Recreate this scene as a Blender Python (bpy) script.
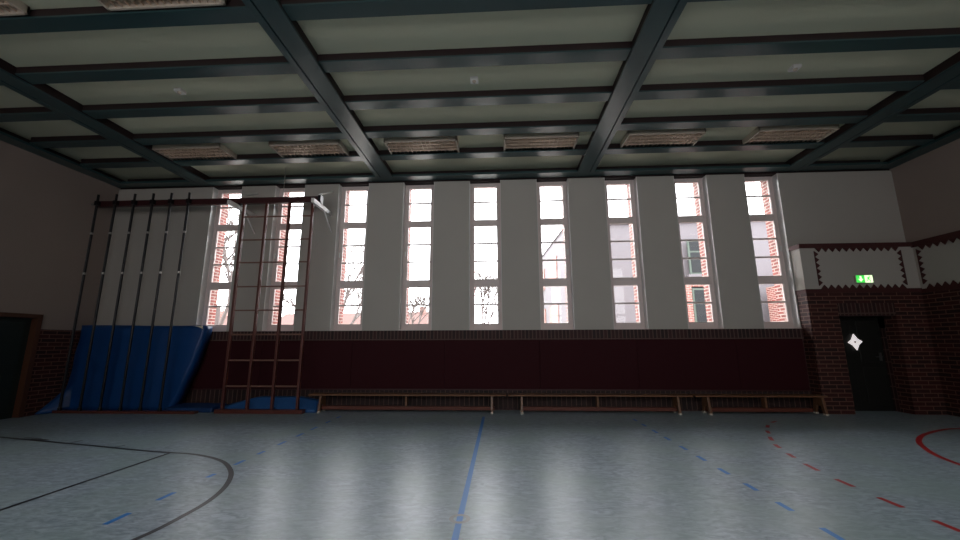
import bpy, math, random
from mathutils import Vector, Matrix
random.seed(7)
for o in list(bpy.data.objects): bpy.data.objects.remove(o, do_unlink=True)
sc = bpy.context.scene
COL = sc.collection

# ------------------------------------------------------------------ camera
cam = bpy.data.cameras.new('camera'); camo = bpy.data.objects.new('camera', cam); COL.objects.link(camo)
cam.sensor_fit = 'HORIZONTAL'; cam.sensor_width = 36; cam.lens = 392.1866/960*36; cam.clip_end = 500
_r = Vector((0.99858612, 0.05305034, -0.00337938)).normalized()
_f = Vector((-0.05155018, 0.98194281, 0.18201894)).normalized()
_u = _r.cross(_f).normalized()
camo.matrix_world = Matrix(((_r.x, _u.x, -_f.x, 0), (_r.y, _u.y, -_f.y, 0), (_r.z, _u.z, -_f.z, 1.37), (0, 0, 0, 1)))
sc.camera = camo

# ------------------------------------------------------------------ world: overcast sky, brighter on the window side of the hall
SKY_H, SKY_Z, SKY_S = 10.5, 9.0, -4.0
w = bpy.data.worlds.new('world'); sc.world = w; w.use_nodes = True
nt = w.node_tree; nt.nodes.clear()
def wn(t, **k):
    n = nt.nodes.new(t)
    for a, b in k.items(): setattr(n, a, b)
    return n
tc = wn('ShaderNodeTexCoord'); sp = wn('ShaderNodeSeparateXYZ'); nt.links.new(tc.outputs['Generated'], sp.inputs[0])
mz = wn('ShaderNodeMapRange', interpolation_type='SMOOTHSTEP'); nt.links.new(sp.outputs[2], mz.inputs[0])
for i, v in zip((1, 2, 3, 4), (0.42, 0.95, SKY_H, SKY_Z)): mz.inputs[i].default_value = v
my = wn('ShaderNodeMapRange', interpolation_type='SMOOTHSTEP'); nt.links.new(sp.outputs[1], my.inputs[0])
for i, v in zip((1, 2, 3, 4), (-0.1, -0.8, 0.0, SKY_S)): my.inputs[i].default_value = v
ad = wn('ShaderNodeMath', operation='ADD'); nt.links.new(mz.outputs[0], ad.inputs[0]); nt.links.new(my.outputs[0], ad.inputs[1])
bg = wn('ShaderNodeBackground'); bg.inputs[0].default_value = (0.97, 0.98, 1.0, 1); nt.links.new(ad.outputs[0], bg.inputs[1])
wo = wn('ShaderNodeOutputWorld'); nt.links.new(bg.outputs[0], wo.inputs[0])

sc.view_settings.view_transform = 'Standard'; sc.view_settings.look = 'None'
sc.view_settings.exposure = 0.0; sc.view_settings.gamma = 1; sc.view_settings.use_curve_mapping = False
cy = sc.cycles
cy.use_denoising = True
try: cy.denoiser = 'OPENIMAGEDENOISE'
except Exception: pass
cy.max_bounces = 8; cy.diffuse_bounces = 6; cy.glossy_bounces = 3; cy.transparent_max_bounces = 12
cy.caustics_reflective = False; cy.caustics_refractive = False; cy.sample_clamp_indirect = 6.0

# room dimensions
WY = 8.49; XL = -9.17; XR = 8.55; YB = -1.8; ZC = 5.24; ZB = 5.067
WX = [-0.3262 + (i-5)*1.53 for i in range(1, 10)]
WW = .36      # half width of inner opening
SILL = 1.632

def portal(name, x0, x1, z0, z1, y, inward):
    l = bpy.data.lights.new(name, 'AREA'); l.shape = 'RECTANGLE'; l.size = x1-x0; l.size_y = z1-z0
    l.cycles.is_portal = True
    o = bpy.data.objects.new(name, l); COL.objects.link(o)
    o.location = ((x0+x1)/2, y, (z0+z1)/2)
    o.rotation_euler = (math.radians(90 if inward > 0 else -90), 0, 0)
for i, x in enumerate(WX):
    portal('daylight_portal', x-.27, x+.27, 1.75, 5.0, 8.93, -1)
    portal('daylight_portal', x-.30, x+.30, 1.75, 5.0, YB-.46, 1)  # sampling guide for the added back windows

# ------------------------------------------------------------------ helpers
class MB:
    def __init__(s): s.v = []; s.f = []
    def box(s, x0, x1, y0, y1, z0, z1):
        b = len(s.v)
        s.v += [(x0,y0,z0),(x1,y0,z0),(x1,y1,z0),(x0,y1,z0),(x0,y0,z1),(x1,y0,z1),(x1,y1,z1),(x0,y1,z1)]
        s.f += [tuple(b+i for i in q) for q in ((0,3,2,1),(4,5,6,7),(0,1,5,4),(1,2,6,5),(2,3,7,6),(3,0,4,7))]
        return s
    def hexa(s, lo, hi):        # two quads of points
        b = len(s.v); s.v += list(lo)+list(hi)
        s.f += [tuple(b+i for i in q) for q in ((0,3,2,1),(4,5,6,7),(0,1,5,4),(1,2,6,5),(2,3,7,6),(3,0,4,7))]
        return s
    def prism(s, pts, vec):     # closed polygon of 3-D points pushed along vec
        n = len(pts); b = len(s.v); vec = Vector(vec)
        s.v += [tuple(p) for p in pts] + [tuple(Vector(p)+vec) for p in pts]
        s.f += [tuple(range(b, b+n))[::-1], tuple(range(b+n, b+2*n))]
        s.f += [(b+i, b+(i+1) % n, b+n+(i+1) % n, b+n+i) for i in range(n)]
        return s
    def tube(s, p, q, r, r2=None, n=10):
        p = Vector(p); q = Vector(q); d = (q-p).normalized(); r2 = r if r2 is None else r2
        a = d.orthogonal().normalized(); c = d.cross(a); b = len(s.v)
        for P, R in ((p, r), (q, r2)):
            for i in range(n):
                t = 2*math.pi*i/n; s.v.append(tuple(P + a*math.cos(t)*R + c*math.sin(t)*R))
        s.f += [(b+i, b+(i+1) % n, b+n+(i+1) % n, b+n+i) for i in range(n)]
        s.f += [tuple(range(b, b+n))[::-1], tuple(range(b+n, b+2*n))]
        return s
    def build(s, name, m, parent=None, bevel=0, smooth=False, loc=None):
        off = Vector((0,0,0))
        pp = parent
        while pp is not None: off += pp.location; pp = pp.parent
        if loc is not None: L = Vector(loc)
        else: L = Vector((0,0,0))
        me = bpy.data.meshes.new(name)
        me.from_pydata([tuple(Vector(v)-off-L) for v in s.v], [], s.f); me.update()
        import bmesh
        bm = bmesh.new(); bm.from_mesh(me); bmesh.ops.recalc_face_normals(bm, faces=bm.faces[:]); bm.to_mesh(me); bm.free()
        if smooth:
            for p in me.polygons: p.use_smooth = True
        me.materials.append(m)
        o = bpy.data.objects.new(name, me); COL.objects.link(o); o.location = L
        if parent is not None: o.parent = parent
        if bevel:
            bv = o.modifiers.new('bevel', 'BEVEL'); bv.width = bevel; bv.segments = 2; bv.limit_method = 'ANGLE'
        return o
def tag(o, label=None, cat=None, group=None, kind=None):
    if label: o['label'] = label
    if cat: o['category'] = cat
    if group: o['group'] = group
    if kind: o['kind'] = kind
    return o
def thing(name, loc, label, cat, group=None):
    o = bpy.data.objects.new(name, None); COL.objects.link(o); o.location = loc; o.empty_display_size = .1
    return tag(o, label, cat, group)
def struct(name, mb, m, **k):
    return tag(mb.build(name, m, **k), kind='structure')
def copy_tree(o, parent=None):
    c = o.copy(); COL.objects.link(c); c.parent = parent
    for ch in list(o.children): copy_tree(ch, c)
    return c

# ------------------------------------------------------------------ materials
def S(r, g, b):
    f = lambda c: (c/255/12.92) if c/255 <= .04045 else ((c/255+.055)/1.055)**2.4
    return (f(r), f(g), f(b), 1)
def mat(name, col, rough=.6, metal=0, var=0, vscale=4, stretch=(1,1,1), bump=0, bscale=40, spec=.5, emit=0):
    m = bpy.data.materials.new(name); m.use_nodes = True; t = m.node_tree; b = t.nodes['Principled BSDF']
    b.inputs['Base Color'].default_value = col; b.inputs['Roughness'].default_value = rough
    b.inputs['Metallic'].default_value = metal; b.inputs['Specular IOR Level'].default_value = spec
    g = t.nodes.new('ShaderNodeNewGeometry'); mp = t.nodes.new('ShaderNodeMapping'); mp.inputs['Scale'].default_value = stretch
    t.links.new(g.outputs['Position'], mp.inputs[0])
    if var:
        n = t.nodes.new('ShaderNodeTexNoise'); n.inputs['Scale'].default_value = vscale; n.inputs['Detail'].default_value = 6
        t.links.new(mp.outputs[0], n.inputs['Vector'])
        r = t.nodes.new('ShaderNodeMix'); r.data_type = 'RGBA'
        r.inputs[6].default_value = tuple(c*(1-var) for c in col[:3])+(1,); r.inputs[7].default_value = tuple(min(1, c*(1+var)) for c in col[:3])+(1,)
        t.links.new(n.outputs[0], r.inputs[0]); t.links.new(r.outputs[2], b.inputs['Base Color'])
    if bump:
        n = t.nodes.new('ShaderNodeTexNoise'); n.inputs['Scale'].default_value = bscale; n.inputs['Detail'].default_value = 4
        t.links.new(mp.outputs[0], n.inputs['Vector'])
        bp = t.nodes.new('ShaderNodeBump'); bp.inputs['Strength'].default_value = bump; bp.inputs['Distance'].default_value = .01
        t.links.new(n.outputs[0], bp.inputs['Height']); t.links.new(bp.outputs[0], b.inputs['Normal'])
    if emit:
        b.inputs['Emission Color'].default_value = col; b.inputs['Emission Strength'].default_value = emit
    return m
def brick(name, c1, c2, mortar, vertical=False, rough=.7, bw=.235, bh=.072, off=.5, ms=.011):
    m = bpy.data.materials.new(name); m.use_nodes = True; t = m.node_tree; b = t.nodes['Principled BSDF']; L = t.links.new
    g = t.nodes.new('ShaderNodeNewGeometry'); s = t.nodes.new('ShaderNodeSeparateXYZ'); L(g.outputs['Position'], s.inputs[0])
    a = t.nodes.new('ShaderNodeMath'); a.operation = 'ADD'; L(s.outputs[0], a.inputs[0]); L(s.outputs[1], a.inputs[1])
    c = t.nodes.new('ShaderNodeCombineXYZ')
    if vertical: L(s.outputs[2], c.inputs[0]); L(a.outputs[0], c.inputs[1])
    else: L(a.outputs[0], c.inputs[0]); L(s.outputs[2], c.inputs[1])
    k = t.nodes.new('ShaderNodeTexBrick'); L(c.outputs[0], k.inputs['Vector'])
    k.offset = off; k.inputs['Scale'].default_value = 1; k.inputs['Brick Width'].default_value = bw; k.inputs['Row Height'].default_value = bh
    k.inputs['Mortar Size'].default_value = ms; k.inputs['Mortar Smooth'].default_value = .2; k.inputs['Bias'].default_value = 0
    k.inputs['Color1'].default_value = c1; k.inputs['Color2'].default_value = c2; k.inputs['Mortar'].default_value = mortar
    L(k.outputs['Color'], b.inputs['Base Color'])
    bp = t.nodes.new('ShaderNodeBump'); bp.invert = True; bp.inputs['Strength'].default_value = .8; bp.inputs['Distance'].default_value = .008
    L(k.outputs['Fac'], bp.inputs['Height']); L(bp.outputs[0], b.inputs['Normal'])
    b.inputs['Roughness'].default_value = rough
    return m
M = {}
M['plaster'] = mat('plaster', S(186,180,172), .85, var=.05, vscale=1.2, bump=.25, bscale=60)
M['side_plaster'] = mat('side_plaster', S(162,146,138), .85, var=.06, vscale=1.0, bump=.3, bscale=50)  # plaster darkened; the dimming towards the hall's sides is in this colour
M['panel'] = mat('ceiling_panel', S(208,210,186), .8, var=.03, vscale=2, bump=.1)
M['teal'] = mat('teal_paint', S(44,70,73), .32, var=.08, vscale=3, spec=.6)
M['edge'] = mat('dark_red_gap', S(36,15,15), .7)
M['frame'] = mat('window_paint', S(228,212,208), .5)
M['brick'] = brick('brick', S(70,25,19), S(40,15,13), S(118,80,68), ms=.009, bw=.26, bh=.078)
M['brick_v'] = brick('brick_soldier', S(62,26,24), S(36,16,16), S(96,72,66), True, bw=.24, bh=.078, off=0)
M['brick_slot'] = brick('brick_slotted', S(50,26,24), S(34,18,17), S(104,78,68), True, bw=.6, bh=.1, off=0, ms=.008)
M['brick_out'] = brick('outer_brick', S(134,58,48), S(106,46,38), S(176,160,152), ms=.012)
M['pad'] = mat('maroon_pad', S(54,13,20), .75, var=.08, vscale=2, spec=.2)
M['tooth'] = mat('tooth_brick', S(74,32,30), .7, var=.2, vscale=20)
M['wood'] = mat('bench_wood', S(124,86,60), .35, var=.15, vscale=6, stretch=(1,8,8))
M['rail'] = mat('bench_rail', S(104,54,40), .45, var=.15, vscale=6, stretch=(1,8,8))
M['ladder'] = mat('ladder_wood', S(98,52,44), .35, var=.15, vscale=8, stretch=(6,6,1))
M['rung'] = mat('rung_wood', S(128,92,78), .4, var=.1, vscale=8)
M['beamred'] = mat('red_brown_beam', S(62,24,26), .45, var=.1, vscale=5)
M['iron'] = mat('dark_steel', S(40,38,40), .35, metal=.6)
M['clamp'] = mat('clamp_steel', S(170,165,160), .35, metal=.7)
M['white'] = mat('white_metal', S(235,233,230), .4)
M['foot'] = mat('rubber_foot', S(215,205,190), .6)
M['mat_blue'] = mat('blue_vinyl', S(10,66,126), .42, var=.12, vscale=2.5, bump=.35, bscale=6)
M['mat_dark'] = mat('blue_vinyl_worn', S(22,60,110), .5, var=.15, vscale=3, bump=.3, bscale=8)
M['mat_light'] = mat('pale_blue_vinyl', S(42,92,150), .5, var=.12, vscale=3, bump=.3, bscale=8)
M['door'] = mat('door_paint', S(24,24,20), .5, var=.1)
M['doorg'] = mat('door_paint_green', S(30,40,36), .45, var=.1)
M['doorframe'] = mat('brown_frame', S(84,50,34), .5, var=.12, vscale=6, stretch=(4,4,1))
M['metal'] = mat('handle_metal', S(150,150,150), .3, metal=.9)
M['alu'] = mat('louvre_aluminium', S(232,212,194), .3, metal=.35)
M['lamp'] = mat('lamp_tube', S(240,226,210), .4)
M['lumframe'] = mat('luminaire_frame', S(200,186,170), .5)
M['ext_plaster'] = mat('outdoor_plaster', S(104,100,104), .9, var=.04)
M['ext_window'] = mat('outdoor_glass', S(46,48,50), .6, spec=.1)
M['ext_gutter'] = mat('gutter_metal', S(96,92,94), .6)
M['ext_green'] = mat('outdoor_green_frame', S(72,84,76), .6)
M['roof'] = mat('red_tiles', S(88,60,54), .8, var=.15, vscale=6)
M['bark'] = mat('bark', S(92,84,82), .9, var=.15)
M['grass'] = mat('yard_paving', S(176,172,166), .9, var=.08, vscale=.8)
M['black_line'] = mat('black_line', S(26,26,36), .35)
M['blue_line'] = mat('blue_line', S(48,134,214), .35)
M['red_line'] = mat('red_line', S(186,36,44), .35)
M['sock'] = mat('socket_cover', S(150,150,150), .4, metal=.4)
M['exit_green'] = mat('exit_green', S(70,215,85), .5, emit=1.1)
M['exit_white'] = mat('exit_white', S(228,255,200), .5, emit=1.4)
M['star'] = mat('star_paper', S(240,232,232), .6, emit=.75)  # even emission added to make the star bright white
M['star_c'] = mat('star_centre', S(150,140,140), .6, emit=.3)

g = bpy.data.materials.new('glass'); g.use_nodes = True; t = g.node_tree; t.nodes.clear()
o_ = t.nodes.new('ShaderNodeOutputMaterial'); mx = t.nodes.new('ShaderNodeMixShader'); tr = t.nodes.new('ShaderNodeBsdfTransparent')
gl = t.nodes.new('ShaderNodeBsdfGlossy'); gl.inputs['Roughness'].default_value = .02; fr = t.nodes.new('ShaderNodeFresnel'); fr.inputs[0].default_value = 1.3
t.links.new(fr.outputs[0], mx.inputs[0]); t.links.new(tr.outputs[0], mx.inputs[1]); t.links.new(gl.outputs[0], mx.inputs[2]); t.links.new(mx.outputs[0], o_.inputs[0])
M['glass'] = g

def floor_mat():
    m = bpy.data.materials.new('linoleum'); m.use_nodes = True; t = m.node_tree; b = t.nodes['Principled BSDF']; L = t.links.new
    g = t.nodes.new('ShaderNodeNewGeometry')
    def noise(sc_, st, det=8, dist=0):
        mp = t.nodes.new('ShaderNodeMapping'); mp.inputs['Scale'].default_value = st; L(g.outputs['Position'], mp.inputs[0])
        n = t.nodes.new('ShaderNodeTexNoise'); n.inputs['Scale'].default_value = sc_; n.inputs['Detail'].default_value = det; n.inputs['Distortion'].default_value = dist
        L(mp.outputs[0], n.inputs['Vector']); return n
    n1 = noise(9, (1, 2.2, 1), 9, 1.2); n2 = noise(1.3, (1, 1, 1), 3); n3 = noise(26, (1, 3, 1), 5, 2)
    cr = t.nodes.new('ShaderNodeValToRGB'); cr.color_ramp.elements[0].position = .36; cr.color_ramp.elements[1].position = .66
    cr.color_ramp.elements[0].color = S(128,145,160); cr.color_ramp.elements[1].color = S(180,195,206)
    L(n1.outputs[0], cr.inputs[0])
    mxx = t.nodes.new('ShaderNodeMix'); mxx.data_type = 'RGBA'; mxx.inputs[7].default_value = S(150,172,170)
    mr = t.nodes.new('ShaderNodeMapRange'); mr.inputs[1].default_value = .4; mr.inputs[2].default_value = .65; mr.inputs[4].default_value = .6; L(n2.outputs[0], mr.inputs[0])
    L(mr.outputs[0], mxx.inputs[0]); L(cr.outputs[0], mxx.inputs[6])
    m3 = t.nodes.new('ShaderNodeMix'); m3.data_type = 'RGBA'; m3.inputs[7].default_value = S(116,132,144)
    r3 = t.nodes.new('ShaderNodeMapRange'); r3.inputs[1].default_value = .6; r3.inputs[2].default_value = .72; r3.inputs[4].default_value = .55; L(n3.outputs[0], r3.inputs[0])
    L(r3.outputs[0], m3.inputs[0]); L(mxx.outputs[2], m3.inputs[6]); L(m3.outputs[2], b.inputs['Base Color'])
    rr = t.nodes.new('ShaderNodeMapRange'); rr.inputs[3].default_value = .29; rr.inputs[4].default_value = .38; L(n1.outputs[0], rr.inputs[0]); L(rr.outputs[0], b.inputs['Roughness']); b.inputs['Specular IOR Level'].default_value = .6
    bp = t.nodes.new('ShaderNodeBump'); bp.inputs['Strength'].default_value = .12; bp.inputs['Distance'].default_value = .004
    L(n2.outputs[0], bp.inputs['Height']); L(bp.outputs[0], b.inputs['Normal'])
    return m
M['floor'] = floor_mat()

# ------------------------------------------------------------------ room shell
fl = struct('floor', MB().box(XL-.3, XR+.3, YB-.3, 8.72, -.2, 0), M['floor'])
struct('ceiling', MB().box(XL-.3, XR+.3, YB-.5, 9.0, ZC, ZC+.25), M['panel'])
# window wall: plastered piers above the sill
mb = MB()
xs = [XL-.3] + [v for x in WX for v in (x-WW, x+WW)] + [XR+.3]
for a, b in list(zip(xs[0::2], xs[1::2]))[:-1]: mb.box(a, b, WY, 8.66, SILL, 5.035)
mb.box(xs[-2], 6.73, WY, 8.66, SILL, 5.035); mb.box(7.81, xs[-1], WY, 8.66, SILL, 5.035); mb.box(6.73, 7.81, WY, 8.66, 1.87, 5.035)
wf = struct('wall_front', mb, M['plaster'])
mb = MB().box(XL-.3, 6.2, WY, 8.74, 0, 1.42); mb.box(6.2, 6.6, WY, 8.74, 0, 1.42)
mb.box(6.6, 6.73, WY, 8.74, 0, 1.87); mb.box(7.81, XR+.3, WY, 8.74, 0, 1.87); mb.box(6.6, XR+.3, WY, 8.66, 1.87, 2.4)
struct('wall_front_brick_base', mb, M['brick_v'])
struct('trim_1', MB().box(XL, 6.17, WY-.03, 8.66, 1.42, SILL), M['brick_v'])        # soldier course under the sills
struct('trim_2', MB().box(XL, XR, WY+.03, 8.74, 5.035, ZC), M['edge'])                # brick lintel band under the ceiling
struct('trim_3', MB().box(XL, 6.17, WY-.012, WY+.01, .03, .40), M['brick_slot'])      # slotted brick course behind the benches
# outer brick skin
mb = MB()
xs = [XL-1] + [v for x in WX for v in (x-.262, x+.262)] + [XR+1]
for a, b in zip(xs[0::2], xs[1::2]): mb.box(a, b, 8.71, 8.93, 1.72, 5.02)
mb.box(XL-1, XR+1, 8.74, 8.93, -.2, 1.72); mb.box(XL-1, XR+1, 8.74, 8.93, 5.02, 5.8)
struct('wall_front_outer', mb, M['brick_out'])

zr = [(1.782, 2.59, [2.20]), (2.765, 4.0, [3.18, 3.59]), (4.15, 4.945, [4.58])]
for i, x in enumerate(WX):
    m = MB(); y0, y1 = 8.66, 8.71; gx = .257
    m.box(x-WW, x-gx, y0, y1, SILL, 5.06); m.box(x+gx, x+WW, y0, y1, SILL, 5.06)
    for a, b in ((SILL, 1.782), (2.59, 2.765), (4.0, 4.15), (4.945, 5.06)): m.box(x-gx, x+gx, y0, y1, a, b)
    wdw = struct('window_%d' % (i+1), m, M['frame'], bevel=.006)
    s = MB()                                                     # sash beads standing proud of the frame
    for a, b, _ in zr:
        s.box(x-gx-.045, x-gx, y0-.006, y0, a-.045, b+.045); s.box(x+gx, x+gx+.045, y0-.006, y0, a-.045, b+.045)
        s.box(x-gx, x+gx, y0-.006, y0, a-.045, a); s.box(x-gx, x+gx, y0-.006, y0, b, b+.045)
    s.build('window_sash', M['frame'], wdw)
    s = MB()
    for a, b, mm in zr:
        for z in mm: s.box(x-gx, x+gx, 8.668, 8.695, z-.018, z+.018)
    s.build('glazing_bar', M['frame'], wdw)
    s = MB()
    for a, b, _ in zr: s.box(x-gx-.005, x+gx+.005, 8.68, 8.684, a-.005, b+.005)
    s.build('window_pane', M['glass'], wdw)
    MB().box(x-WW, x+WW, WY, 8.66, SILL, SILL+.02).build('window_sill', M['frame'], wdw)
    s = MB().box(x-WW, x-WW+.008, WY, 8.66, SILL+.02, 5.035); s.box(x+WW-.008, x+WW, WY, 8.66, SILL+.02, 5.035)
    s.build('window_reveal', M['white'], wdw)  # whiter than the wall plaster; brightness of daylit reveals put into the colour
    if i not in (4,):
        sx = x+gx+.05 if x > 0 else x-gx-.05
        MB().box(sx-.012, sx+.012, y0-.04, y0, 3.3, 3.42).build('window_handle', M['white'], wdw)

# side walls
def side_wall(name, x0, x1, lo, hi):
    pass
DY0, DY1 = 5.95, 7.32                                              # door opening in the left wall
mb = MB().box(XL-.3, XL, YB-.3, WY+.1, 1.95, ZC); mb.box(XL-.3, XL, YB-.3, DY0-.09, 1.66, 1.95); mb.box(XL-.3, XL, DY1+.09, WY+.1, 1.66, 1.95)
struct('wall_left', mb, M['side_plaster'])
mb = MB().box(XL-.3, XL+.01, YB, DY0-.09, 0, 1.66); mb.box(XL-.3, XL+.01, DY1+.09, WY, 0, 1.66)
struct('wall_left_brick', mb, M['brick'])
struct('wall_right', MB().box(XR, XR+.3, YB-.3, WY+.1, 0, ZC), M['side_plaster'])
# back wall with tall windows added, unseen, to light the hall from behind
mb = MB(); xs = [XL-.3] + [v for x in WX for v in (x-.30, x+.30)] + [XR+.3]
for a, b in zip(xs[0::2], xs[1::2]): mb.box(a, b, YB-.45, YB, 1.7, 5.03)
mb.box(XL-.3, XR+.3, YB-.45, YB, 0, 1.7); mb.box(XL-.3, XR+.3, YB-.45, YB, 5.03, ZC)
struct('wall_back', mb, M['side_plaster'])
for i, x in enumerate(WX):
    m = MB().box(x-.30, x-.24, YB-.3, YB-.22, 1.7, 5.03); m.box(x+.24, x+.30, YB-.3, YB-.22, 1.7, 5.03)
    for a, b in ((1.7, 1.78), (2.6, 2.7), (4.05, 4.15), (4.95, 5.03)): m.box(x-.24, x+.24, YB-.3, YB-.22, a, b)
    wdw = struct('window_%d' % (i+10), m, M['frame'])  # frames of the added back windows

# ------------------------------------------------------------------ brick door surround on the right, with toothed cornices
PX, PY, CX = 6.17, 8.22, 8.38
mb = MB().box(PX, 6.73, PY, WY, 0, 2.40); mb.box(7.81, CX, PY, WY, 0, 2.40); mb.box(6.73, 7.81, PY, WY, 2.10, 2.40)
mb.box(CX, XR, YB, WY, 0, 2.34)
struct('wall_right_brick', mb, M['brick'])
struct('trim_4', MB().box(6.73, 7.81, PY-.004, 8.70, 1.87, 2.12), M['brick_v'])       # soldier lintel over the door
mb = MB().box(PX, CX, PY, WY, 2.40, 3.30); mb.box(CX, XR, YB, WY, 2.34, 3.26)
struct('trim_5', mb, M['plaster'])
mb = MB().box(PX-.02, CX, PY-.03, WY, 3.26, 3.35); mb.box(CX-.03, XR, YB, WY, 3.24, 3.35)
mb.box(PX-.015, CX, PY-.02, WY, 2.33, 2.41); mb.box(CX-.02, XR, YB, WY, 2.31, 2.39)
ZC1, ZC0 = 3.26, 2.41
def tooth_x(x, z, up, h=.085, wd=.135):      # on the portal face
    mb.prism([(x-wd/2, PY-.02, z), (x+wd/2, PY-.02, z), (x, PY-.02, z+(h if up else -h))], (0, .04, 0))
def tooth_xv(x, z, right, h=.075, wd=.125):
    mb.prism([(x, PY-.02, z-wd/2), (x, PY-.02, z+wd/2), (x+(h if right else -h), PY-.02, z)], (0, .04, 0))
n = 12
for i in range(n):
    x = 6.47 + (8.10-6.47)*(i+.5)/n
    tooth_x(x, ZC1, False); tooth_x(x, ZC0, True)
for i in range(6):
    z = ZC0+.07 + (ZC1-ZC0-.14)*(i+.5)/6
    tooth_xv(6.44, z, True); tooth_xv(8.13, z, False)
    mb.prism([(CX-.02, 8.15, z-.06), (CX-.02, 8.15, z+.06), (CX-.02, 8.07, z)], (.04, 0, 0))
for i in range(74):                                  # along the right wall
    y = 8.10 - .135*(i+.5)
    mb.prism([(CX-.02, y-.066, 3.24), (CX-.02, y+.066, 3.24), (CX-.02, y, 3.155)], (.04, 0, 0))
    mb.prism([(CX-.02, y-.066, 2.39), (CX-.02, y+.066, 2.39), (CX-.02, y, 2.475)], (.04, 0, 0))
struct('trim_6', mb, M['tooth'])

# doors
d = struct('door_1', MB().box(6.73, 7.81, 8.62, 8.66, 0, 1.87), M['door'])
mb = MB()
for a, b, c, e in ((6.80, 7.20, .12, .85), (6.80, 7.20, .95, 1.78), (7.34, 7.74, .12, .85), (7.34, 7.74, .95, 1.78)): mb.box(a, b, 8.605, 8.62, c, e)
mb.build('door_panel', M['door'], d, bevel=.006)
MB().box(7.69, 7.73, 8.585, 8.62, .98, 1.14).tube((7.71, 8.57, 1.06), (7.60, 8.57, 1.06), .011).tube((7.71, 8.59, 1.06), (7.71, 8.56, 1.06), .011).build('door_handle', M['metal'], d)
d = struct('door_2', MB().box(XL-.14, XL-.09, DY0, DY1, 0, 1.87), M['doorg'])
mb = MB()
for a, b in ((DY0+.10, DY0+.60), (DY0+.77, DY1-.1)):
    mb.box(XL-.09, XL-.075, a, b, .12, .9); mb.box(XL-.09, XL-.075, a, b, 1.0, 1.78)
mb.build('door_panel', M['doorg'], d, bevel=.006)
MB().box(XL-.09, XL-.07, 6.70, 6.74, .98, 1.14).tube((XL-.03, 6.72, 1.06), (XL-.03, 6.60, 1.06), .011).tube((XL-.08, 6.72, 1.06), (XL-.02, 6.72, 1.06), .011).build('door_handle', M['metal'], d)
mb = MB().box(XL-.14, XL+.035, DY0-.09, DY0, 0, 1.95); mb.box(XL-.14, XL+.035, DY1, DY1+.09, 0, 1.95); mb.box(XL-.14, XL+.035, DY0, DY1, 1.87, 1.95)
mb.build('door_frame', M['doorframe'], d, bevel=.006)
struct('wall_left_recess', MB().box(XL-.32, XL-.2, DY0-.2, DY1+.2, 0, 2.0), M['door'])

# star on the entrance door
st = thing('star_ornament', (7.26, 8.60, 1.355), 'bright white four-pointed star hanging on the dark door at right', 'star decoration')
pts = []
for k in range(8):
    a = math.radians(90 + 45*k + 4); r = (.165 if k % 4 == 0 else .14) if k % 2 == 0 else .085
    pts.append((7.26+r*math.cos(a), 8.598, 1.355+r*math.sin(a)))
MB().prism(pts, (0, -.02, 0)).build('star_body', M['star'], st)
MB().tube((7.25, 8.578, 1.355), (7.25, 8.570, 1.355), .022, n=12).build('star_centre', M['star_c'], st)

# exit sign on the portal
ex = thing('exit_sign', (7.33, PY, 2.52), 'glowing green and white exit sign with running man above the right door', 'exit sign')
MB().box(7.17, 7.49, PY-.055, PY, 2.52, 2.68).build('sign_housing', M['lumframe'], ex, bevel=.008)
MB().box(7.175, 7.335, PY-.060, PY-.054, 2.527, 2.673).build('green_panel', M['exit_green'], ex)
MB().box(7.335, 7.485, PY-.060, PY-.054, 2.527, 2.673).build('white_panel', M['exit_white'], ex)
def onface(p): return [(x, PY-.061, z) for x, z in p]
MB().prism(onface([(7.24,2.60),(7.205,2.60),(7.255,2.545),(7.305,2.60),(7.272,2.60),(7.272,2.655),(7.24,2.655)]), (0,-.002,0)).build('arrow', M['exit_white'], ex)
man = MB().tube((7.425, PY-.061, 2.652), (7.425, PY-.064, 2.652), .012, n=10)
for p in ([(7.395,2.64),(7.42,2.635),(7.415,2.59),(7.392,2.595)], [(7.392,2.60),(7.41,2.60),(7.385,2.565),(7.36,2.55),(7.355,2.56),(7.378,2.575)],
          [(7.398,2.60),(7.415,2.595),(7.44,2.575),(7.435,2.54),(7.424,2.54),(7.426,2.568)], [(7.40,2.64),(7.375,2.62),(7.37,2.6),(7.378,2.598),(7.386,2.615),(7.40,2.625)],
          [(7.418,2.636),(7.44,2.615),(7.46,2.62),(7.46,2.612),(7.438,2.605),(7.414,2.62)]):
    man.prism(onface(p), (0,-.002,0))
man.build('running_figure', M['exit_green'], ex)

ex.location.x -= .04

# ------------------------------------------------------------------ ceiling beams
names = {-6.99: 'second from the left wall', -2.608: 'left of the middle of the hall', 1.923: 'right of the middle of the hall', 6.432: 'second from the right wall'}
YE = WY
for x, nm in names.items():
    t_ = thing('ceiling_beam', (x, 3.3, ZB), 'wide teal steel main ceiling beam running towards the windows, '+nm, 'ceiling beam', 'main ceiling beams')
    sg = -1 if x < 0 else 1                                  # the step is on the side away from the middle of the hall
    f0, f1 = sorted((x-sg*.187, x+sg*.187)); p0_, p1_ = sorted((x-sg*.187, x+sg*.075)); q0_, q1_ = sorted((x+sg*.092, x+sg*.187))
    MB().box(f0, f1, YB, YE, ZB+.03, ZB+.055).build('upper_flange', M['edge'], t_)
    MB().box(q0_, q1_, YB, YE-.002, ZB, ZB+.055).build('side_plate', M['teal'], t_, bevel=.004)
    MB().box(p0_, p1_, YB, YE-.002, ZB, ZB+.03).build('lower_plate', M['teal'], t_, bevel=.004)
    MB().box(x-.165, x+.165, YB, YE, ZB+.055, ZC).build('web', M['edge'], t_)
def edge_beam(loc, label, fl_, web):
    t_ = thing('ceiling_beam', loc, label, 'ceiling beam')
    fl_.build('lower_flange', M['teal'], t_, bevel=.004); web.build('web', M['edge'], t_)
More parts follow.
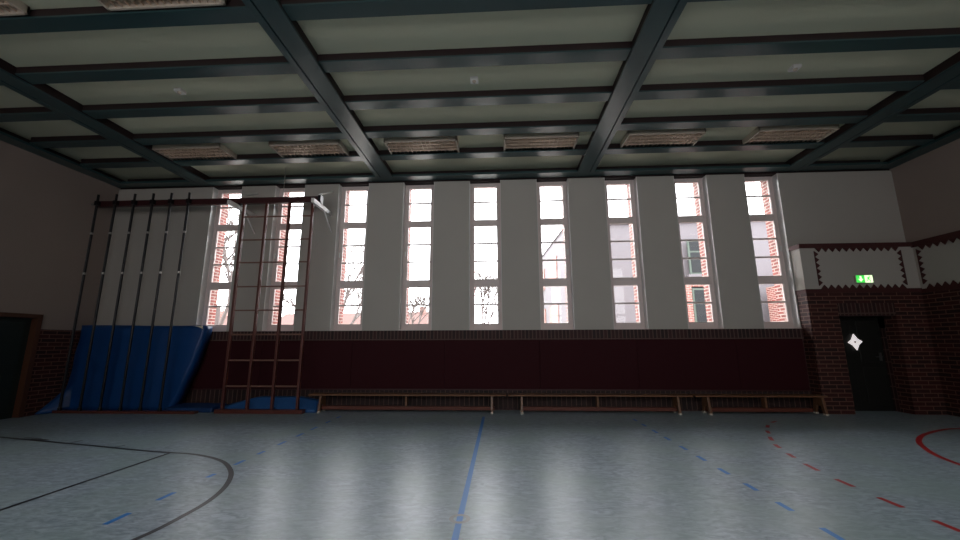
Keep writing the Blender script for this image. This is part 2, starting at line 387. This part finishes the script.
edge_beam((XL+.15, 3.3, ZB), 'teal steel edge beam along the top of the left side wall', MB().box(XL, XL+.30, YB, YE, ZB, ZB+.05), MB().box(XL, XL+.14, YB, YE, ZB+.05, ZC))
edge_beam((XR-.15, 3.3, ZB), 'teal steel edge beam along the top of the right side wall', MB().box(XR-.30, XR, YB, YE, ZB, ZB+.05), MB().box(XR-.14, XR, YB, YE, ZB+.05, ZC))
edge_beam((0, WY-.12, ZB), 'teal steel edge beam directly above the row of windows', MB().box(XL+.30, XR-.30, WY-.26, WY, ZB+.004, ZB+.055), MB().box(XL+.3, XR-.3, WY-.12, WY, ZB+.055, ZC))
mains = sorted([-6.99, -2.608, 1.923, 6.432]); segs = []
ed = [XL+.30] + [v for x in mains for v in (x-.16, x+.16)] + [XR-.30]
segs = list(zip(ed[0::2], ed[1::2]))
ordn = ['first', 'second', 'third', 'fourth', 'fifth', 'sixth', 'seventh', 'eighth', 'ninth']
for k in range(10):
    y = 7.41 - .905*k
    lab = 'narrow teal steel cross beam of the ceiling, %s one in from the window wall' % (ordn[k] if k < 9 else 'tenth')
    t_ = thing('cross_beam', (0, y, ZB+.06), lab, 'ceiling beam', 'cross beams of the ceiling')
    a = MB(); b = MB()
    for s0, s1 in segs:
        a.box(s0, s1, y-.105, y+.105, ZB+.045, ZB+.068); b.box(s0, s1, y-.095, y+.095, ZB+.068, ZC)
    a.build('flange', M['teal'], t_); b.build('web', M['edge'], t_)

# ------------------------------------------------------------------ luminaires
LX = [-6.14, -3.76, -1.49, .80, 3.10, 5.44]
def make_lum(x, y):
    t_ = thing('ceiling_light', (x, y, ZC), '', 'ceiling light')
    W, D, z0, z1 = .70, .265, ZC-.105, ZC
    f = MB()
    f.box(x-W, x+W, y-D, y-D+.03, z0, z1); f.box(x-W, x+W, y+D-.03, y+D, z0, z1); f.box(x-W, x-W+.03, y-D, y+D, z0, z1); f.box(x+W-.03, x+W, y-D, y+D, z0, z1)
    f.build('frame', M['lumframe'], t_, bevel=.004)
    MB().box(x-W+.03, x+W-.03, y-D+.03, y+D-.03, z1-.012, z1-.004).build('reflector', M['lamp'], t_)
    l = MB()
    for k in range(1, 4): l.box(x-W+.03, x+W-.03, y-D+.03+k*.1175-.004, y-D+.03+k*.1175+.004, z0+.005, z0+.06)
    for k in range(1, 16):
        xx = x-W+.03+k*.08375; l.box(xx-.002, xx+.002, y-D+.03, y+D-.03, z0+.012, z0+.04)
    l.build('louvre', M['alu'], t_)
    for k in (0, 1, 2, 3):
        yy = y-D+.03+(k+.5)*.1175
        MB().tube((x-W+.06, yy, z0+.075), (x+W-.06, yy, z0+.075), .013, n=8).build('lamp_tube', M['lamp'], t_)
    return t_
L0 = make_lum(LX[0], 7.08)
lums = [L0]
where = ['at the far left end of the row by the windows', 'second from left in the row by the windows', 'just right of the left middle beam, row by the windows',
         'just left of the right middle beam, row by the windows', 'just right of the right middle beam, row by the windows', 'at the far right end of the row by the windows']
L0['label'] = 'unlit louvred ceiling light '+where[0]; L0['group'] = 'louvred ceiling lights'
for k in range(1, 6):
    c = copy_tree(L0); c.location = (LX[k], 7.08, ZC); c['label'] = 'unlit louvred ceiling light '+where[k]
for x, lb in ((-6.14, 'unlit louvred ceiling light cut by the top left corner of the photo'), (-3.76, 'unlit louvred ceiling light at the top edge, right of the corner one')):
    c = copy_tree(L0); c.location = (x, 3.40, ZC); c['label'] = lb
for x, lb in ((-.35, 'small white sensor box on the ceiling panel in the middle bay'), (-4.92, 'small white sensor box on the ceiling panel in the left bay'), (4.24, 'small white sensor box on the ceiling panel in the right bay')):
    t_ = thing('ceiling_sensor', (x, 5.22, ZC), lb, 'sensor', 'ceiling sensors')
    MB().box(x-.06, x+.06, 5.16, 5.28, ZC-.05, ZC).build('housing', M['white'], t_, bevel=.008)
    MB().tube((x, 5.21, ZC-.05), (x, 5.21, ZC-.075), .03, .02, n=12).build('sensor_lens', M['lumframe'], t_)

# ------------------------------------------------------------------ court markings (painted parts of the floor)
def catmull(P, n=6):
    out = []; Q = [P[0]] + P + [P[-1]]
    for i in range(1, len(Q)-2):
        p0, p1, p2, p3 = [Vector((*q, 0)) for q in Q[i-1:i+3]]
        for k in range(n):
            t_ = k/n; out.append(.5*((2*p1)+(-p0+p2)*t_+(2*p0-5*p1+4*p2-p3)*t_*t_+(-p0+3*p1-3*p2+p3)*t_**3))
    out.append(Vector((*P[-1], 0))); return out
def strip(m, pts, wd, z=.002):
    for i in range(len(pts)-1):
        a, b = pts[i], pts[i+1]; d0 = (pts[min(i+1, len(pts)-1)]-pts[max(i-1, 0)]).normalized(); d1 = (pts[min(i+2, len(pts)-1)]-pts[i]).normalized()
        n0 = Vector((-d0.y, d0.x, 0))*wd/2; n1 = Vector((-d1.y, d1.x, 0))*wd/2; k = len(m.v)
        for p in (a-n0, b-n1, b+n1, a+n0): m.v.append((p.x, p.y, z))
        m.f.append((k, k+1, k+2, k+3))
def line_part(name, m, mt, lab):
    o = m.build(name, mt, fl); o['label'] = lab
V = lambda x, y: Vector((x, y, 0))
m = MB(); strip(m, [V(-.345, YB+.1), V(-.345, 7.75)], .05); line_part('court_line', m, M['blue_line'], 'blue centre line')
arc = [(-7.5, 5.84), (-6.64, 5.65), (-5.54, 5.41), (-4.72, 5.22), (-4.28, 5.14), (-3.95, 5.09), (-3.68, 5.0), (-3.42, 4.87), (-3.18, 4.69), (-2.9, 4.37), (-2.70, 4.0), (-2.60, 3.65), (-2.585, 3.35)]
arc = [(-9.1, 6.18)] + arc + [(x, 6.70-y) for x, y in arc[-2::-1]] + [(-9.1, .52)]
m = MB(); strip(m, catmull(arc), .05); line_part('court_line', m, M['black_line'], 'black curved area line')
m = MB(); strip(m, [V(-4.23, 5.12), V(-4.2, 1.58)], .04, .0022); line_part('court_line', m, M['black_line'], 'straight black line')
def dashes(m, pts, marks):
    for a, b in marks: strip(m, [V(*a), V(*b)], .05)
m = MB(); dashes(m, 0, [((-3.07, b), (-3.07, a)) for a, b in ((7.7,7.5),(7.24,7.05),(6.73,6.5),(6.26,6.05),(5.76,5.56),(5.25,5.10),(4.85,4.67),(4.36,4.24),(3.83,3.64),(3.38,3.17),(2.9,2.7),(2.4,2.2))])
line_part('dashed_line', m, M['blue_line'], 'dashed blue line at left')
m = MB(); dashes(m, 0, [((2.37, b), (2.37, a)) for a, b in ((7.6,7.42),(7.17,6.97),(6.70,6.49),(6.23,6.03),(5.72,5.52),(5.25,5.05),(4.77,4.57),(4.30,4.11),(3.84,3.66),(3.36,3.17),(2.9,2.7))])
line_part('dashed_line', m, M['blue_line'], 'dashed blue line at right')
m = MB(); rd = [((4.78,7.49),(4.62,7.36)),((4.42,7.14),(4.29,6.95)),((4.13,6.72),(4.04,6.52)),((3.90,6.30),(3.79,6.07)),((3.68,5.86),(3.62,5.66)),((3.54,5.41),(3.49,5.22)),((3.43,4.98),(3.39,4.73)),((3.36,4.47),(3.35,4.25)),((3.34,3.99),(3.34,3.77)),((3.335,3.53),(3.335,3.34)),((3.335,3.1),(3.335,2.9))]
for a, b in rd: strip(m, [V(*a), V(*b)], .052)
line_part('dashed_line', m, M['red_line'], 'dashed red arc')
rc = [(8.3,7.08),(7.7,7.05),(7.26,6.99),(6.92,6.89),(6.38,6.60),(6.0,6.32),(5.68,6.0),(5.38,5.58),(5.24,5.31),(5.13,4.98),(5.05,4.4),(5.02,3.5),(5.02,2.4)]
m = MB(); strip(m, catmull(rc), .06); line_part('court_line', m, M['red_line'], 'solid red area line')
m = MB()
for a, b in (((-7.09,5.81),(-6.78,5.79)),((-6.07,5.55),(-6.05,5.70)),((-5.22,5.34),(-5.17,5.46)),((-6.9,5.74),(-6.6,5.72))): strip(m, [V(*a), V(*b)], .035, .0026)
line_part('tape_mark', m, M['black_line'], 'short black tape marks on the area line')
m = MB(); k = 24
for i in range(k):
    a0, a1 = 2*math.pi*i/k, 2*math.pi*(i+1)/k; b = len(m.v)
    m.v += [(-.345+r*math.cos(a), 3.39+r*math.sin(a), .003) for r, a in ((.05, a0), (.085, a0), (.085, a1), (.05, a1))]; m.f.append((b, b+1, b+2, b+3))
m.build('socket_ring', M['sock'], fl)

# ------------------------------------------------------------------ padded wall
wp = thing('wall_padding', (-1.4, 8.45, .41), 'long dark maroon padded impact panel on the wall under the windows', 'wall padding')
m = MB()
for k, a in enumerate([XL+.05, -7.2, -5.2, -3.2, -1.2, .8, 2.8, 4.8]):
    b = [-7.2, -5.2, -3.2, -1.2, .8, 2.8, 4.8, 6.12][k]; m.box(a+.002, b-.002, 8.435, WY-.012, .42, 1.425)
m.build('padding_panel', M['pad'], wp, bevel=.004)
MB().box(XL+.05, 6.12, 8.44, WY-.012, .395, .42).build('base_batten', M['beamred'], wp)

# ------------------------------------------------------------------ benches
def bench(x0, x1, legs, label):
    yc = 8.2; t_ = thing('gym_bench', ((x0+x1)/2, yc, 0), label, 'bench', 'long gym benches along the window wall')
    MB().box(x0, x1, yc-.13, yc+.13, .325, .355).build('seat_board', M['wood'], t_, bevel=.006)
    MB().box(x0+.24, x1-.24, yc-.045, yc+.045, .045, .115).build('balance_rail', M['rail'], t_, bevel=.006)
    for i, x in enumerate(legs):
        end = i in (0, len(legs)-1)
        if end:
            lg = MB().prism([(x-.022, yc-.16, .03), (x-.022, yc-.085, .03), (x-.022, yc-.05, .16), (x-.022, yc+.05, .16), (x-.022, yc+.085, .03), (x-.022, yc+.16, .03), (x-.022, yc+.10, .325), (x-.022, yc-.10, .325)], (.044, 0, 0)).build('leg', M['wood'], t_, bevel=.004)
            for s in (-1, 1): MB().box(x-.026, x+.026, yc+s*.122-.04, yc+s*.122+.04, 0, .032).build('foot', M['foot'], lg)
        else:
            MB().box(x-.02, x+.02, yc-.06, yc+.06, .115, .325).build('leg', M['wood'], t_, bevel=.004)
    e = x1-.1 if label.startswith('longest') else x0+.1
    MB().box(e-.06, e+.06, yc-.05, yc+.05, .30, .325).build('hook_bracket', M['iron'], t_)
bench(-3.92, .09, (-3.67, -1.93, -.20), 'longest low wooden bench under the left windows, beside the climbing ladder')
bench(.13, 3.68, (.39, 1.88, 3.40), 'middle one of three low wooden benches under the windows')
bench(3.72, 6.16, (3.97, 5.06, 6.08), 'shortest low wooden bench, ending at the brick door surround')

# ------------------------------------------------------------------ climbing rig
RY = 7.95
cb = thing('rig_beam', (-6.5, RY, 4.45), 'long dark red steel beam high on the wall carrying climbing poles and ladder', 'beam')
MB().box(-9.02, -3.90, RY-.05, RY+.05, 4.39, 4.52).build('beam_body', M['beamred'], cb, bevel=.008)
MB().tube((-9.02, RY, 4.46), (XL, RY, 4.46), .03, n=10).build('wall_stub', M['clamp'], cb)
MB().box(-3.93, -3.87, RY-.065, RY+.065, 4.37, 4.54).build('end_plate', M['iron'], cb)
MB().tube((-4.75, RY, 4.52), (-4.75, RY, ZC), .006, n=6).build('hanger_rod', M['clamp'], cb)
for x in (-5.72, -3.90):
    MB().hexa([(x-.03, 7.60, 4.27), (x+.03, 7.60, 4.27), (x+.03, WY, 4.25), (x-.03, WY, 4.25)], [(x-.03, 7.60, 4.36), (x+.03, 7.60, 4.36), (x+.03, WY, 4.34), (x-.03, WY, 4.34)]).build('wall_arm', M['white'], cb)
    MB().box(x-.04, x+.04, RY-.05, RY+.05, 4.34, 4.40).build('arm_bracket', M['iron'], cb)
    MB().tube((x, 8.12, 4.29), (x+.04, WY, 3.87), .016, n=8).build('arm_brace', M['white'], cb)
    MB().tube((x, RY-.1, 4.53), (x+.02, WY-.01, 4.84), .016, n=8).build('tie_rod', M['white'], cb)
PXs = [-8.95, -8.52, -8.09, -7.66, -7.24, -6.83]
def pole(x):
    t_ = thing('climbing_pole', (x, RY-.09, 0), '', 'climbing pole', 'climbing poles')
    y = RY-.09
    MB().tube((x, y, .05), (x, y, 4.65), .024, n=12).build('pole_shaft', M['iron'], t_, smooth=False)
    for z in (2.86, 3.75): MB().tube((x, y, z-.022), (x, y, z+.022), .031, n=12).build('clamp_ring', M['clamp'], t_)
    MB().tube((x, y, .045), (x, y, .11), .036, n=12).build('foot_socket', M['iron'], t_)
    MB().box(x-.04, x+.04, y-.03, RY-.045, 4.40, 4.50).build('top_bracket', M['iron'], t_)
    return t_
p0 = pole(PXs[0])
pl = ['nearest the left side wall', 'second from the left wall', 'third from the left wall', 'fourth from the left wall', 'fifth from the left wall', 'nearest the climbing ladder']
for k, x in enumerate(PXs):
    c = p0 if k == 0 else copy_tree(p0); c.location = (x, RY-.09, 0); c['label'] = 'thin dark vertical climbing pole in front of the blue mat, '+pl[k]
t_ = tag(MB().box(-9.05, -6.07, RY-.14, RY-.02, 0, .05).build('pole_floor_rail', M['ladder'], bevel=.006), 'low brown floor rail under the row of climbing poles', 'floor rail')

ld = thing('climbing_ladder', (-4.9, RY, 0), 'tall red-brown wooden climbing grid with four posts in front of the windows', 'climbing ladder')
for x in (-5.60, -5.09, -4.58, -4.06):
    MB().box(x-.024, x+.024, RY-.035, RY+.035, .07, 4.39).build('post', M['ladder'], ld, bevel=.008)
for z in (4.09, 3.57, 3.07, 2.55, 2.05, 1.55, 1.03, .52):
    MB().box(-5.59, -4.07, RY-.014, RY+.014, z-.015, z+.015).build('rung', M['rung'], ld, bevel=.004)
MB().box(-5.72, -3.92, RY-.07, RY+.07, 0, .075).build('base_rail', M['ladder'], ld, bevel=.006)

# ------------------------------------------------------------------ mats
def soft_mat():
    nu, nv = 66, 20; fr_ = []; bk = []
    for j in range(nv+1):
        v = j/nv
        for i in range(nu+1):
            u = i/nu
            # front face path: bulging foot, leaning back against the wall
            xr = -6.36 - .46*(1-v)**1.7; xl = -9.13
            x = xl + (xr-xl)*u
            if u > .02: x = max(x, xl+.02)
            z = .02 + 1.74*v + .012*math.sin(5*u+1) * v
            z -= .05*(1-u)**3*(v) * 0
            y = 8.12 + .05*v - .10*math.sin(math.pi*v)*(.3+.3*math.sin(3*u)) - .05*(1-v)**2
            fl_ = (1 if u < .032 else 0) * max(0, 1-v/.26)**1.0
            y -= .5*fl_ 
            y += .012*math.sin(23*u+3*v) + .010*math.sin(17*v+5*u)
            cr_ = min(u, 1-u)*30
            fr_.append(Vector((x, y, z)))
            bk.append(Vector((x, min(WY-.07, y+.26), z - .02)))
    m = MB(); W = nu+1; N = len(fr_); m.v = [tuple(p) for p in fr_+bk]
    for j in range(nv):
        for i in range(nu):
            a = j*W+i; m.f.append((a, a+1, a+W+1, a+W)); a += N; m.f.append((a, a+W, a+W+1, a+1))
    for i in range(nu):
        for j in (0, nv): a = j*W+i; m.f.append((a, a+N, a+N+1, a+1))
    for j in range(nv):
        for i in (0, nu): a = j*W+i; m.f.append((a, a+W, a+W+N, a+N))
    return m
bm_ = thing('crash_mat', (-7.7, 8.2, 0), 'huge bright blue crash mat leaning on the wall behind the climbing poles', 'crash mat')
body = soft_mat().build('mat_body', M['mat_blue'], bm_, smooth=True)
MB().prism([(-6.56, 8.15, 1.742), (-6.38, 8.15, 1.742), (-6.36, 8.15, 1.68), (-6.46, 8.15, 1.72)], (0, -.02, 0)).build('corner_patch', M['foot'], bm_)
# small mats on the floor
def slab(name, pts_lo, pts_hi, mt, lab, cat, grp=None):
    m = MB().hexa(pts_lo, pts_hi); o = m.build(name, mt, bevel=.025); return tag(o, lab, cat, grp)
slab('floor_mat', [(-6.85, 7.97, 0), (-5.84, 7.97, 0), (-5.84, 8.42, 0), (-6.85, 8.42, 0)], [(-6.85, 7.99, .09), (-5.84, 7.99, .09), (-5.84, 8.42, .13), (-6.80, 8.42, .13)], M['mat_dark'], 'thin dark blue mat lying flat between crash mat and climbing ladder', 'floor mat')
m = MB()
sec = [(-5.78, .10, .06), (-5.1, .27, .06), (-4.2, .27, .06), (-3.80, .20, .05), (-3.72, .10, .03)]
for x, zt, zf in sec:
    b = len(m.v); m.v += [(x, 8.03, 0), (x, 8.43, 0), (x, 8.43, zt), (x, 8.27, zt), (x, 8.03, zf)]
for i in range(len(sec)-1):
    b = i*5
    for k in range(5): m.f.append((b+k, b+(k+1) % 5, b+5+(k+1) % 5, b+5+k))
m.f += [(0,1,2,3,4), tuple(len(m.v)-5+k for k in (4,3,2,1,0))]
tag(m.build('landing_mat', M['mat_light'], bevel=.015), 'paler blue landing mat slumped on the floor behind the climbing ladder', 'floor mat')

# ------------------------------------------------------------------ outdoors
struct('ground', MB().box(-90, 90, 8.95, 120, -.6, -.3), M['grass'])
sw = thing('school_wing', (9, 17, -.3), 'pale rendered school wing with brick panels seen through the right-hand windows', 'building')
MB().hexa([(3.02,17.3,-.3),(17,17,-.3),(17,40,-.3),(1.6,40,-.3)], [(3.02,17.3,6.55),(17,17,6.55),(17,40,6.55),(1.6,40,6.55)]).build('wall', M['ext_plaster'], sw)
MB().hexa([(2.95,17.2,6.55),(17.1,16.9,6.55),(17.1,40,6.55),(1.55,40,6.55)], [(2.95,17.2,6.61),(17.1,16.9,6.61),(17.1,40,6.61),(1.55,40,6.61)]).build('roof_edge', M['ext_gutter'], sw)
for z0, z1 in ((4.45, 5.7), (-.3, 3.3)):
    for y0 in (19.6, 23.2, 26.8, 30.4):
        xa = 3.02-(y0-17.3)*.0625; xb = 3.02-(y0+2.2-17.3)*.0625
        MB().hexa([(xa-.06,y0,z0),(xa+.05,y0,z0),(xb+.05,y0+2.2,z0),(xb-.06,y0+2.2,z0)], [(xa-.06,y0,z1),(xa+.05,y0,z1),(xb+.05,y0+2.2,z1),(xb-.06,y0+2.2,z1)]).build('brick_panel', M['brick_out'], sw)
for z0, z1 in ((4.2, 5.72), (2.0, 3.6)):
    for x0 in (8.1, 14.2):
        f = MB().box(x0, x0+1.0, 16.92, 17.0, z0, z1).build('window', M['ext_green'], sw)
        g_ = MB().box(x0+.08, x0+.46, 16.9, 16.93, z0+.08, z0+.95); g_.box(x0+.54, x0+.92, 16.9, 16.93, z0+.08, z0+.95); g_.box(x0+.08, x0+.46, 16.9, 16.93, z0+1.03, z1-.08); g_.box(x0+.54, x0+.92, 16.9, 16.93, z0+1.03, z1-.08)
        g_.build('pane', M['ext_window'], f)
        MB().box(x0-.1, x0+1.1, 16.85, 17.0, z0-.12, z0).build('sill', M['ext_plaster'], f)
MB().box(7.75, 9.4, 16.96, 17.1, 3.68, 4.06).build('brick_panel', M['brick_out'], sw)
MB().box(7.75, 8.1, 16.96, 17.1, 1.2, 3.68).build('brick_panel', M['brick_out'], sw)
MB().box(9.1, 9.5, 16.96, 17.1, 1.2, 3.68).build('brick_panel', M['brick_out'], sw)
tag(MB().box(10.9, 13.8, 15.6, 16.6, -.3, 3.55).build('brick_annex', M['brick_out']), 'orange brick annex low in the rightmost window', 'building')
def house(x0, x1, y, zw, zr_, lab):
    h = thing('house', ((x0+x1)/2, y, -.3), lab, 'house', 'houses beyond the trees')
    MB().box(x0, x1, y, y+8, -.3, zw).build('wall', M['brick_out'], h)
    MB().prism([(x0-.4, y-.4, zw), (x0-.4, y+8.4, zw), (x0-.4, y+4, zr_)], (x1-x0+.8, 0, 0)).build('roof', M['roof'], h)
    MB().box((x0+x1)/2-.4, (x0+x1)/2+.4, y+3.6, y+4.4, zw+.5, zr_+.6).build('chimney', M['brick_out'], h)
house(-13, -6.5, 45, 3.2, 5.2, 'red-roofed house low in the fourth window from left')
house(-27, -16, 45, 3.0, 5.1, 'red-roofed brick house low in the third window from left')
house(-42, -29, 45, 2.8, 4.9, 'red-roofed brick house low in the second window from left')
def tree(x, y, h, r, lab, seed, spread=.5, depth=5):
    rnd = random.Random(seed); m = MB()
    def br(p, d, L, rad, lv):
        q = p + d*L; m.tube(p, q, rad, rad*.68, n=6 if lv < 2 else 3)
        if lv >= depth: return
        for _ in range(3 if lv < 6 else 2):
            nd = (d + Vector((rnd.uniform(-1, 1), rnd.uniform(-1, 1), rnd.uniform(-.25, .6)))*spread).normalized()
            s = rnd.uniform(.55, 1.0); br(p + d*L*s, nd, L*rnd.uniform(.6, .78), rad*.70*(1.05-.3*(s-.5)), lv+1)
    br(Vector((x, y, -.3)), Vector((0, 0, 1)), h*.33, r, 0)
    tag(m.build('bare_tree', M['bark']), lab, 'tree', 'bare trees outside the windows')
tree(-12.3, 16.5, 10.0, .13, 'bare winter tree seen through the leftmost window', 3, .8, 7)
tree(-13.5, 26, 8.0, .13, 'bare winter tree seen through the second window from left', 13, .75, 7)
tree(-8.4, 20, 8.0, .13, 'bare winter tree seen through the third window from left', 5, .75, 7)
tree(-7.6, 33, 7.5, .12, 'small bare winter tree seen through the fourth window from left', 8, .7, 7)
tree(-1.1, 25, 7.2, .11, 'slender bare winter tree seen through the fifth window from left', 11, .6, 7)
